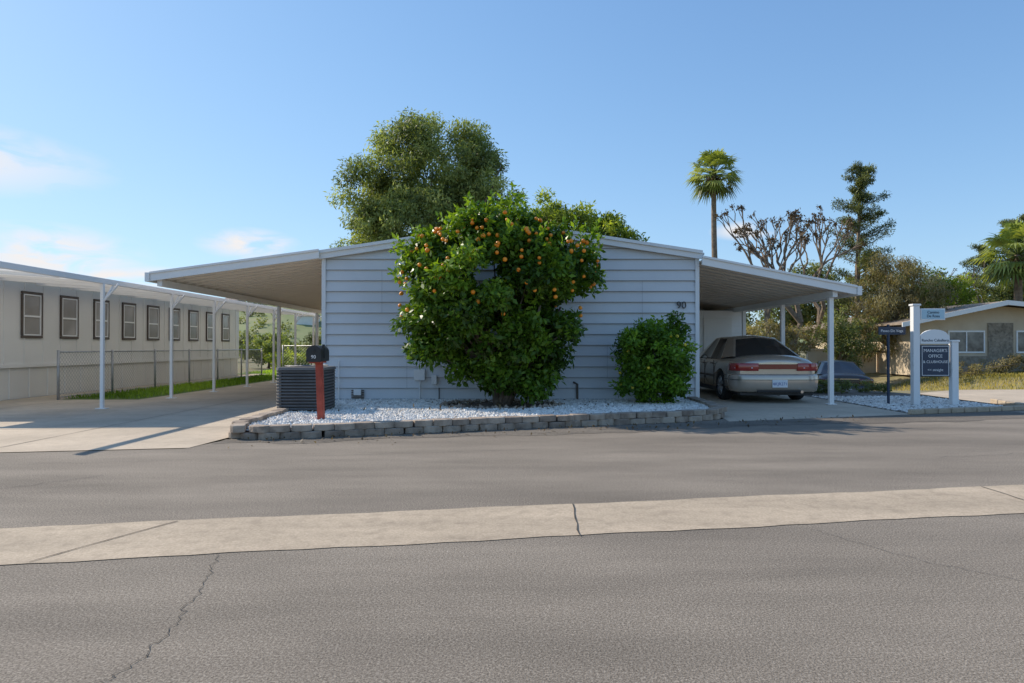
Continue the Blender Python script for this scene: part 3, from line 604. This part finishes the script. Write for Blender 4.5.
    for s in (-1,1):
        for y in (1.42,2.15,3.15): mb.box(min(s*.880,s*.8965),max(s*.880,s*.8965),y,y+.007,.30,.86)
        mb.box(min(s*.88,s*.902),max(s*.88,s*.902),1.5,1.65,.78,.805); mb.box(min(s*.88,s*.902),max(s*.88,s*.902),2.25,2.4,.78,.805)
        mb.box(min(s*.88,s*.907),max(s*.88,s*.907),1.36,3.30,.50,.54)
    mb.build('seams_and_trim',M_frame,E,world=False)
    for y in (.98,3.72):
        for s in (-1,1):
            W=MB(); x1=s*.885; x0=s*.68
            prof=[(.20,x0),(.30,x0),(.318,x0+s*.03),(.318,x1-s*.03),(.30,x1-s*.004),(.215,x1),(.205,x1-s*.02)]
            n=32; vs=[]; fs=[]
            for k in range(n):
                a=2*math.pi*k/n
                for (r,x) in prof: vs.append((x,y+r*math.cos(a),.318+r*math.sin(a)))
            m_=len(prof)
            for k in range(n):
                for j in range(m_-1): fs.append((k*m_+j,((k+1)%n)*m_+j,((k+1)%n)*m_+j+1,k*m_+j+1))
            W.add(vs,fs); W.build('tyre',M_tyre,E,smooth=True,world=False)
            W=MB(); W.tube([(x1-s*.10,y,.318),(x1-s*.09,y,.318)],.205,24,0)
            W.build('brake_disc',M_frame,E,world=False)
            W=MB()
            for k in range(7):
                a=2*math.pi*k/7; c_,s_=math.cos(a),math.sin(a)
                W.tube([(x1-s*.02,y+.03*c_,.318+.03*s_),(x1-s*.03,y+.2*c_,.318+.2*s_)],[.032,.026],6)
            W.tube([(x1-s*.05,y,.318),(x1-s*.008,y,.318)],.05,16)
            W.tube([(x1-s*.02,y+.2*math.cos(a),.318+.2*math.sin(a)) for a in np.linspace(0,2*math.pi,33)],.012,6,cap=False)
            W.build('rim',M_rim,E,smooth=True,world=False)
    return E
P_sil=mat('champagne_paint',(.54,.45,.36),(.56,.47,.38),3,.27,metal=.55,coat=.8)
P_dk=mat('dark_paint',(.02,.022,.026),None,rough=.3,coat=.4)
car('parked_car',(5.46,14.05,.004),0,P_sil,M_lampA,M_lamp2)
car('parked_car',(11.35,23.2,-.75),math.radians(-16),P_dk,M_lampD,P_dk)
# ---------------------------------------------------------------- trees
tree('ash_tree',(-4,33,0),[((-3.8,33,9.6),(3.0,3.0,2.6)),((-6.3,33,8.0),(1.9,2.2,2.4)),((-1.5,33,8.0),(1.9,2.2,2.8)),((-3.8,33,6.5),(3.6,3,2.5)),((-4.6,33,11.3),(1.5,1.5,1.2)),((-1.6,33,10.3),(1.2,1.3,1.3)),((-7.2,33,6.4),(1.1,1.5,1.6))],400,.60,95000,.20,.062,L_big,M_bark,.32,26,.4,shell=.35,droop=.8)
tree('camphor_tree',(4.0,38,0),[((3.6,38,7.9),(2.2,2,1.6)),((5.6,38,7.2),(1.6,1.8,1.4)),((2.2,38,8.6),(1.2,1.4,1.0)),((4.2,38,6.0),(2.8,2.5,1.8))],150,.52,24000,.21,.09,L_yel,M_bark,.25,18,.4,shell=.35)
def palm(name,base,h,r,nf,lean=0,trunkr=.22):
    E=empty(name,base); b=Vector(base); top=b+Vector((lean,0,h))
    mb=MB(); pts=[b.lerp(top,t)+Vector((math.sin(t*3)*lean*.4,0,0)) for t in np.linspace(0,1,14)]
    mb.tube(pts,[trunkr*(1.3-.5*t) for t in np.linspace(0,1,14)],10); mb.build('trunk',M_barkg,E,smooth=True)
    top=pts[-1]; G=MB(); tints=[]
    for i in range(nf):
        az=i*2.399+rng.normal()*.25; el=math.radians(86-132*(i/nf)**.85)+rng.normal()*.14
        d=Vector((math.cos(az)*math.cos(el),math.sin(az)*math.cos(el),math.sin(el)))
        pl=r*(.46+.18*rng.random()); c=top+d*pl; c.z-=.06*r*math.cos(el)
        s=d.cross(Vector((0,0,1))); s=s.normalized() if s.length>.05 else Vector((1,0,0)); u=s.cross(d)
        G.tube([top,c],[.03,.018],3); tints+=[.3]*5
        t=rng.random()*.6+.3 if i<nf*.8 else rng.random()*.3
        for k in range(14):
            a=math.radians(-85+170*k/13); q=(d*math.cos(a)+s*math.sin(a)).normalized(); L=r*.54*(1-.3*abs(a)/1.4)*(.85+.3*rng.random())
            mid=c+q*L*.55; tip=c+q*L-Vector((0,0,1))*L*(.2+.3*rng.random()); w=(q.cross(u)).normalized()*.028*r
            G.add([c,mid+w,tip,mid-w],[(0,1,2,3)]); tints.append(t+rng.random()*.2)
    o=G.build('fronds',L_pal,E); at=o.data.attributes.new('tint','FLOAT','FACE'); tt=(tints+[.5]*len(G.f))[:len(G.f)]; at.data.foreach_set('value',tt)
    P=np.array(top)+np.c_[rng.normal(size=500)*.2,rng.normal(size=500)*.2,-rng.random(500)*.9]; leafmesh('dry_skirt',P,unit(500)*.3,rng.random(500),.45,.06,L_brn,E,droop=2.5)
palm('fan_palm',(13.75,45,0),12.5,1.9,62,-.4,.19)
palm('fan_palm',(26.6,36,0),6.0,2.1,60,.1,.2)
def bare(name,base,h,r0,seed,pods):
    R=random.Random(seed); E=empty(name,base); mb=MB(); tips=[]
    def br(p,d,L,r,dep):
        q=p+d*L*.5+Vector((R.gauss(0,.06),R.gauss(0,.06),.02))*L; e=p+d*L+Vector((R.gauss(0,.07),R.gauss(0,.07),0))*L
        mb.tube([p,q,e],[r,r*.85,r*.68],6 if dep<2 else 4,cap=False)
        if dep==5 or L<.2: tips.append(e); return
        for k in range(2 if dep<1 else R.choice((2,2,3))):
            nd_=(d+Vector((R.gauss(0,.36),R.gauss(0,.36),R.gauss(.2,.22)))).normalized(); br(e,nd_,L*R.uniform(.62,.88),r*.64,dep+1)
    br(Vector(base),Vector((0,0,1)),h*.27,r0,0); mb.build('trunk_and_limbs',M_barkg,E)
    T=np.array([t for t in tips]); k=len(T)*pods; idx=rng.integers(0,len(T),k); P=T[idx]+unit(k)*(.15*rng.random(k))[:,None]
    leafmesh('seed_clusters',P,unit(k),rng.random(k)*.6,.13,.06,L_brn,E)
bare('bare_tree',(12.9,34,0),8.4,.20,3,16); bare('bare_tree',(14.4,34.5,0),8.8,.22,11,18); bare('bare_tree',(15.9,36,0),8.4,.2,5,16); bare('bare_tree',(25.5,42,0),6.6,.15,8,3); bare('bare_tree',(28.2,44,0),6.6,.15,21,3)
def pine(name,base,h,rad,seed,z0=.25,n=46,dens=90):
    E=empty(name,base); b=Vector(base); R=np.random.default_rng(seed); mb=MB()
    top=b+Vector((.2,0,h)); mb.tube([b,b.lerp(top,.5)+Vector((-.1,0,0)),top],[h*.02,h*.012,.02],8); Cc=[]
    for i in range(n):
        t=z0+(1-z0)*(i/n)**.95; az=R.random()*6.28; L=rad*(1-t)**.55*(.35+.8*R.random())+.25
        p=b.lerp(top,t); e=p+Vector((math.cos(az)*L,math.sin(az)*L,L*(.25+.3*R.random()))); m_=p.lerp(e,.5)+Vector((0,0,-.1*L))
        mb.tube([p,m_,e],[.05*(1.2-t),.03*(1.2-t),.01],4)
        for u in (.3,.5,.7,.9,1.05): q=p.lerp(e,u); Cc.append((q.x,q.y,q.z,.18+.18*L*.5*R.random()+.08))
    mb.build('trunk_and_limbs',M_barkg,E)
    Cc=np.array(Cc); N=len(Cc)*dens; idx=R.integers(0,len(Cc),N); u=unit(N); P=Cc[idx,:3]+u*(Cc[idx,3]*rng.random(N)**.5)[:,None]*np.array([1,1,.7])
    T=R.random(len(Cc)); leafmesh('foliage',P,u*.6,np.clip(T[idx]*.5+rng.random(N)*.4+.15*u[:,2],0,1),.17,.04,L_con,E,droop=-.1)
pine('pine_tree',(19.5,38.5,0),11.3,2.2,4,.12,92,58)
pine('pine_tree',(34.5,50,0),8.5,3.2,9,.12,60,90); pine('pine_tree',(38.5,52,0),11,3.4,12,.12,70,90)
tree('willow_tree',(18.2,32,0),[((17.6,32,3.6),(1.9,1.8,1.9)),((19.0,32,2.8),(1.8,1.6,1.8)),((18.0,32,4.8),(1.2,1.2,.9)),((17.0,31.5,1.6),(1.4,1.3,1.4))],190,.42,24000,.17,.035,L_gry,M_barkg,.18,26,.3,shell=.25,droop=1.2)
tree('pepper_tree',(24,40,0),[((23.4,40,4.4),(2.2,2,1.6)),((25.5,40,3.6),(1.8,2,1.6)),((24.2,40,2.4),(3,2,1.6))],150,.5,20000,.2,.08,L_yel,M_barkg,.2,16,.35,shell=.35)
tree('olive_tree',(20.6,46,0),[((20.6,46,4.2),(3.2,2,2.4)),((17,46,3.2),(2.6,2,2.0))],150,.6,18000,.22,.09,L_dst,M_barkg,.2,14,.3)
tree('olive_tree',(31,44,0),[((30.5,44,3.6),(3,2,2.2)),((34,44,3.2),(3,2,2.4))],150,.6,18000,.22,.09,L_dst,M_barkg,.2,14,.3)
tree('shrub',(9.7,29.5,0),[((9.7,29.5,1.3),(1.3,.9,1.1)),((12.0,30.5,1.4),(1.5,.9,1.3))],90,.3,9000,.12,.05,L_gry,M_barkg,.06,14,.2,shell=.2)
tree('shrub',(14.6,30.6,0),[((14.8,30.6,1.5),(1.5,1,1.4))],70,.32,7000,.13,.05,L_dst,M_barkg,.06,12,.2,shell=.2)
tree('shrub',(8.4,17.2,0),[((8.0,17.2,.16),(.6,.5,.16)),((9.0,17.4,.14),(.6,.5,.14))],40,.10,3500,.06,.025,L_dst,M_barkg,.02,8,.2)
tree('shrub',(17.5,27,0),[((17.5,27,.35),(1.6,.6,.35)),((21,28,.4),(2.2,.5,.45))],70,.2,6500,.09,.03,L_gry,M_barkg,.03,10,.2)
tree('hedge',(-9,33,0),[((-10.5,33,.5),(1.4,.8,.4)),((-8.2,33.4,.75),(1.5,.8,.6))],90,.26,11000,.13,.06,L_yel,M_bark,.07,10,.2)
tree('garden_tree',(-13.2,37,0),[((-13.2,37,1.1),(1.6,1.5,.7)),((-12,37,.8),(1.2,1,.6))],70,.3,8000,.16,.07,L_big,M_bark,.1,10,.35)
tree('cypress_row',(-17,52,0),[((-20,52,1.2),(1.0,1,1.0)),((-17.6,52,.9),(1.2,1,.8)),((-15,52,1.1),(1.1,1,.9)),((-22.5,52,1.0),(1.2,1,.9))],140,.35,12000,.2,.07,L_con,M_bark,.1,10,.2)
ells=[]
for x in np.arange(-70,110,3.2):
    y=62+rng.random()*18+abs(x)*.12; hh=2.0+1.8*rng.random()+(1.2 if x>15 else -.6)
    if x<-9: hh*=.3
    ells.append(((x,y,hh*.75),(2.6+rng.random()*1.2,2,hh*.9)))
foliage('distant_trees',ells,900,.6,60000,.34,.17,L_dst,None,shell=.5)
# ---------------------------------------------------------------- distant hills
M_hill=mat('hill_slope',(.22,.25,.10),(.15,.19,.065),.04,.95,8,c3=(.34,.29,.16),s3=.08,f3=.7)
def hh_(x): return (27+4*math.sin(x*.018+1)+2.6*math.sin(x*.05)+1.4*math.sin(x*.13))*(1 if x<-50 else max(.25,1-(x+50)/110))
mb=MB(); nx_=90; rows=10; vs=[]
for j in range(rows):
    for i in range(nx_):
        x=-420+i*9.5; t=j/(rows-1); y=190+t*190
        vs.append((x,y,-.5+hh_(x)*smooth(t*1.15)))
fs=[(j*nx_+i,j*nx_+i+1,(j+1)*nx_+i+1,(j+1)*nx_+i) for j in range(rows-1) for i in range(nx_-1)]
mb.add(vs,fs); mb.build('distant_hills',M_hill,smooth=True)
P=[]
for k in range(420):
    x=-230+330*rng.random(); t=.15+.85*rng.random(); y=190+t*190
    P.append((x,y,-.5+hh_(x)*smooth(t*1.15)+1))
P=np.array(P); idx=rng.integers(0,420,22000); u=unit(22000); Q=P[idx]+u*(rng.random(22000)**.5*2.0)[:,None]
leafmesh('hillside_trees',Q,u,np.clip(rng.random(22000)*.5+.3*u[:,2]+.2,0,1),1.0,.6,L_dst,None)
M_hroof=mat('hill_house_roof',(.30,.22,.17),(.36,.28,.22),.3,.8)
for k in range(12):
    x=-150+k*9+rng.random()*4; t=.35+.4*rng.random(); y=190+t*190
    z=-.5+hh_(x)*smooth(t*1.15)
    E=empty('hillside_house',(x,y,z)); mb=MB(); mb.box(x-3.5,x+3.5,y-4,y+4,z-1.5,z+2.2); mb.build('walls',M_nb,E)
    mb=MB(); mb.add([(x-4,y-4.5,z+2.2),(x+4,y-4.5,z+2.2),(x+4,y+4.5,z+2.2),(x-4,y+4.5,z+2.2),(x-3,y,z+3.8),(x+3,y,z+3.8)],[(0,1,5,4),(1,2,5),(2,3,4,5),(3,0,4),(0,3,2,1)]); mb.build('roof',M_hroof,E)
# ---------------------------------------------------------------- right house
M_stone=mat('stone_veneer',(.22,.18,.13),(.36,.30,.23),6,.9,6,bump=.8,bscale=12,c3=(.14,.115,.09),s3=11,f3=.7)
M_beige=mat('beige_stucco',(.56,.45,.32),(.62,.51,.37),2,.85); M_shing=mat('shingles',(.24,.18,.13),(.35,.275,.21),5,.9)
E=empty('stone_clubhouse',(21,30,0)); x0,x1,y0,y1=17.6,29,30,40; ze=2.15; xp=21.2; zp=3.05
mb=MB(); mb.box(x0,x1,y0,y1,-.1,ze); mb.poly([(x0,y0+.001,ze),(x1,y0+.001,ze),(x1,y0+.001,ze+.1),(xp,y0+.001,zp-.08)]); mb.build('walls',M_beige,E)
mb=MB(); mb.box(19.0,x1,y0-.06,y0-.002,-.1,.75); mb.box(20.9,22.0,y0-.05,y0-.003,.752,2.2); mb.build('stone_veneer',M_stone,E)
mb=MB()
for (xa,za,xb,zb) in ((x0-.9,ze-.05,xp,zp),(xp,zp,x1+.8,ze+.05)):
    mb.hexa([(xa,y0-.8,za),(xb,y0-.8,zb),(xb,y1+.5,zb),(xa,y1+.5,za),(xa,y0-.8,za+.08),(xb,y0-.8,zb+.08),(xb,y1+.5,zb+.08),(xa,y1+.5,za+.08)])
mb.build('roof',M_shing,E)
mb=MB()
for (xa,za,xb,zb) in ((x0-.92,ze-.05,xp-.002,zp),(xp+.002,zp,x1+.8,ze+.05)):
    mb.hexa([(xa,y0-.86,za-.1),(xb,y0-.86,zb-.1),(xb,y0-.803,zb-.1),(xa,y0-.803,za-.1),(xa,y0-.86,za+.1),(xb,y0-.86,zb+.1),(xb,y0-.803,zb+.1),(xa,y0-.803,za+.1)])
mb.build('fascia',M_trim,E)
mbf=MB(); mbg=MB()
for (a,b) in ((19.2,20.7),(22.2,23.8)):
    mbg.box(a,b,y0-.02,y0-.004,.95,1.8)
    for (p,q,r,s) in ((a-.06,b+.06,.88,.95),(a-.06,b+.06,1.8,1.87),(a-.06,a,.952,1.798),(b,b+.06,.952,1.798),((a+b)/2-.025,(a+b)/2+.025,.952,1.798)): mbf.box(p,q,y0-.05,y0-.0045,r,s)
mbf.build('window_frames',M_wht,E); mbg.build('window_panes',M_wglass,E)
E=empty('garden_wall',(17,33,0)); mb=MB(); mb.box(14.2,17.5,32.8,33.0,-.3,1.0); mb.box(14.2,17.5,32.75,33.05,1.002,1.06); mb.build('wall',M_beige,E)
# ---------------------------------------------------------------- light and sky
el=math.radians(35); hd=Vector((.88,-.475)).normalized()
d=Vector((hd.x*math.cos(el),hd.y*math.cos(el),-math.sin(el)))
l=bpy.data.lights.new('sun','SUN'); l.energy=5.0; l.angle=math.radians(.5); l.color=(1,.90,.76)
o=bpy.data.objects.new('sun',l); o.rotation_euler=d.to_track_quat('-Z','Y').to_euler(); o.location=(-20,15,20); COL.objects.link(o)
w=bpy.data.worlds.new('World'); S.world=w; w.use_nodes=True; nt=w.node_tree; bg=nt.nodes['Background']
sky=nd(nt,'ShaderNodeTexSky',sky_type='NISHITA'); sky.sun_disc=False; sky.sun_elevation=el; sky.sun_rotation=math.atan2(-hd.x,-hd.y)
sky.air_density=1.0; sky.dust_density=.35; sky.ozone_density=1.5; sky.altitude=100
bg.inputs[1].default_value=.15
# soft highlight roll-off of the sky radiance (per channel c*A/(1+c*B))
mA=nd(nt,'ShaderNodeVectorMath',operation='MULTIPLY'); mA.inputs[1].default_value=(1.24,1.66,2.22); nt.links.new(sky.outputs[0],mA.inputs[0])
mB=nd(nt,'ShaderNodeVectorMath',operation='MULTIPLY_ADD'); mB.inputs[1].default_value=(.150,.160,.180); mB.inputs[2].default_value=(1,1,1); nt.links.new(sky.outputs[0],mB.inputs[0])
dv=nd(nt,'ShaderNodeVectorMath',operation='DIVIDE'); nt.links.new(mA.outputs[0],dv.inputs[0]); nt.links.new(mB.outputs[0],dv.inputs[1])
tc=nd(nt,'ShaderNodeTexCoord'); vec=tc.outputs['Generated']
no=nd(nt,'ShaderNodeTexNoise'); mp=nd(nt,'ShaderNodeMapping'); mp.inputs['Scale'].default_value=(9,9,30); nt.links.new(vec,mp.inputs[0]); nt.links.new(mp.outputs[0],no.inputs['Vector']); no.inputs['Scale'].default_value=1.6; no.inputs['Detail'].default_value=8; no.inputs['Distortion'].default_value=.6
tot=None
for (dx,dy,dz,sx,sz) in ((-.385,1,.150,.060,.020),(-.68,1,.135,.10,.034),(-.55,1,.10,.16,.016),(.34,1,.17,.04,.012),(-.95,1,.3,.2,.04)):
    v=Vector((dx,dy,dz)).normalized()
    sb=nd(nt,'ShaderNodeVectorMath',operation='SUBTRACT'); nt.links.new(vec,sb.inputs[0]); sb.inputs[1].default_value=v
    sc=nd(nt,'ShaderNodeVectorMath',operation='MULTIPLY'); nt.links.new(sb.outputs[0],sc.inputs[0]); sc.inputs[1].default_value=(1/sx,1/sx,1/sz)
    ln=nd(nt,'ShaderNodeVectorMath',operation='LENGTH'); nt.links.new(sc.outputs[0],ln.inputs[0])
    mr=nd(nt,'ShaderNodeMapRange'); mr.inputs[1].default_value=1.2; mr.inputs[2].default_value=.3; mr.inputs[3].default_value=0; mr.inputs[4].default_value=1; nt.links.new(ln.outputs['Value'],mr.inputs[0])
    if tot is None: tot=mr.outputs[0]
    else:
        a=nd(nt,'ShaderNodeMath',operation='MAXIMUM'); nt.links.new(tot,a.inputs[0]); nt.links.new(mr.outputs[0],a.inputs[1]); tot=a.outputs[0]
nr=nd(nt,'ShaderNodeMapRange'); nr.inputs[1].default_value=.36; nr.inputs[2].default_value=.58; nt.links.new(no.outputs['Fac'],nr.inputs[0])
ml=nd(nt,'ShaderNodeMath',operation='MULTIPLY'); nt.links.new(tot,ml.inputs[0]); nt.links.new(nr.outputs[0],ml.inputs[1])
mx=nd(nt,'ShaderNodeMix',data_type='RGBA'); nt.links.new(ml.outputs[0],mx.inputs[0]); nt.links.new(dv.outputs[0],mx.inputs[6]); mx.inputs[7].default_value=(6.1,5.9,5.85,1)
nt.links.new(mx.outputs[2],bg.inputs[0])
# ---------------------------------------------------------------- camera
cam=bpy.data.cameras.new('camera'); cam.sensor_width=36; cam.lens=24.0; cam.clip_end=3000
co=bpy.data.objects.new('camera',cam); co.location=(0,0,1.17); co.rotation_euler=(math.radians(90+.42),0,0); COL.objects.link(co); S.camera=co
S.view_settings.view_transform='Standard'; S.view_settings.look='None'; S.view_settings.exposure=0
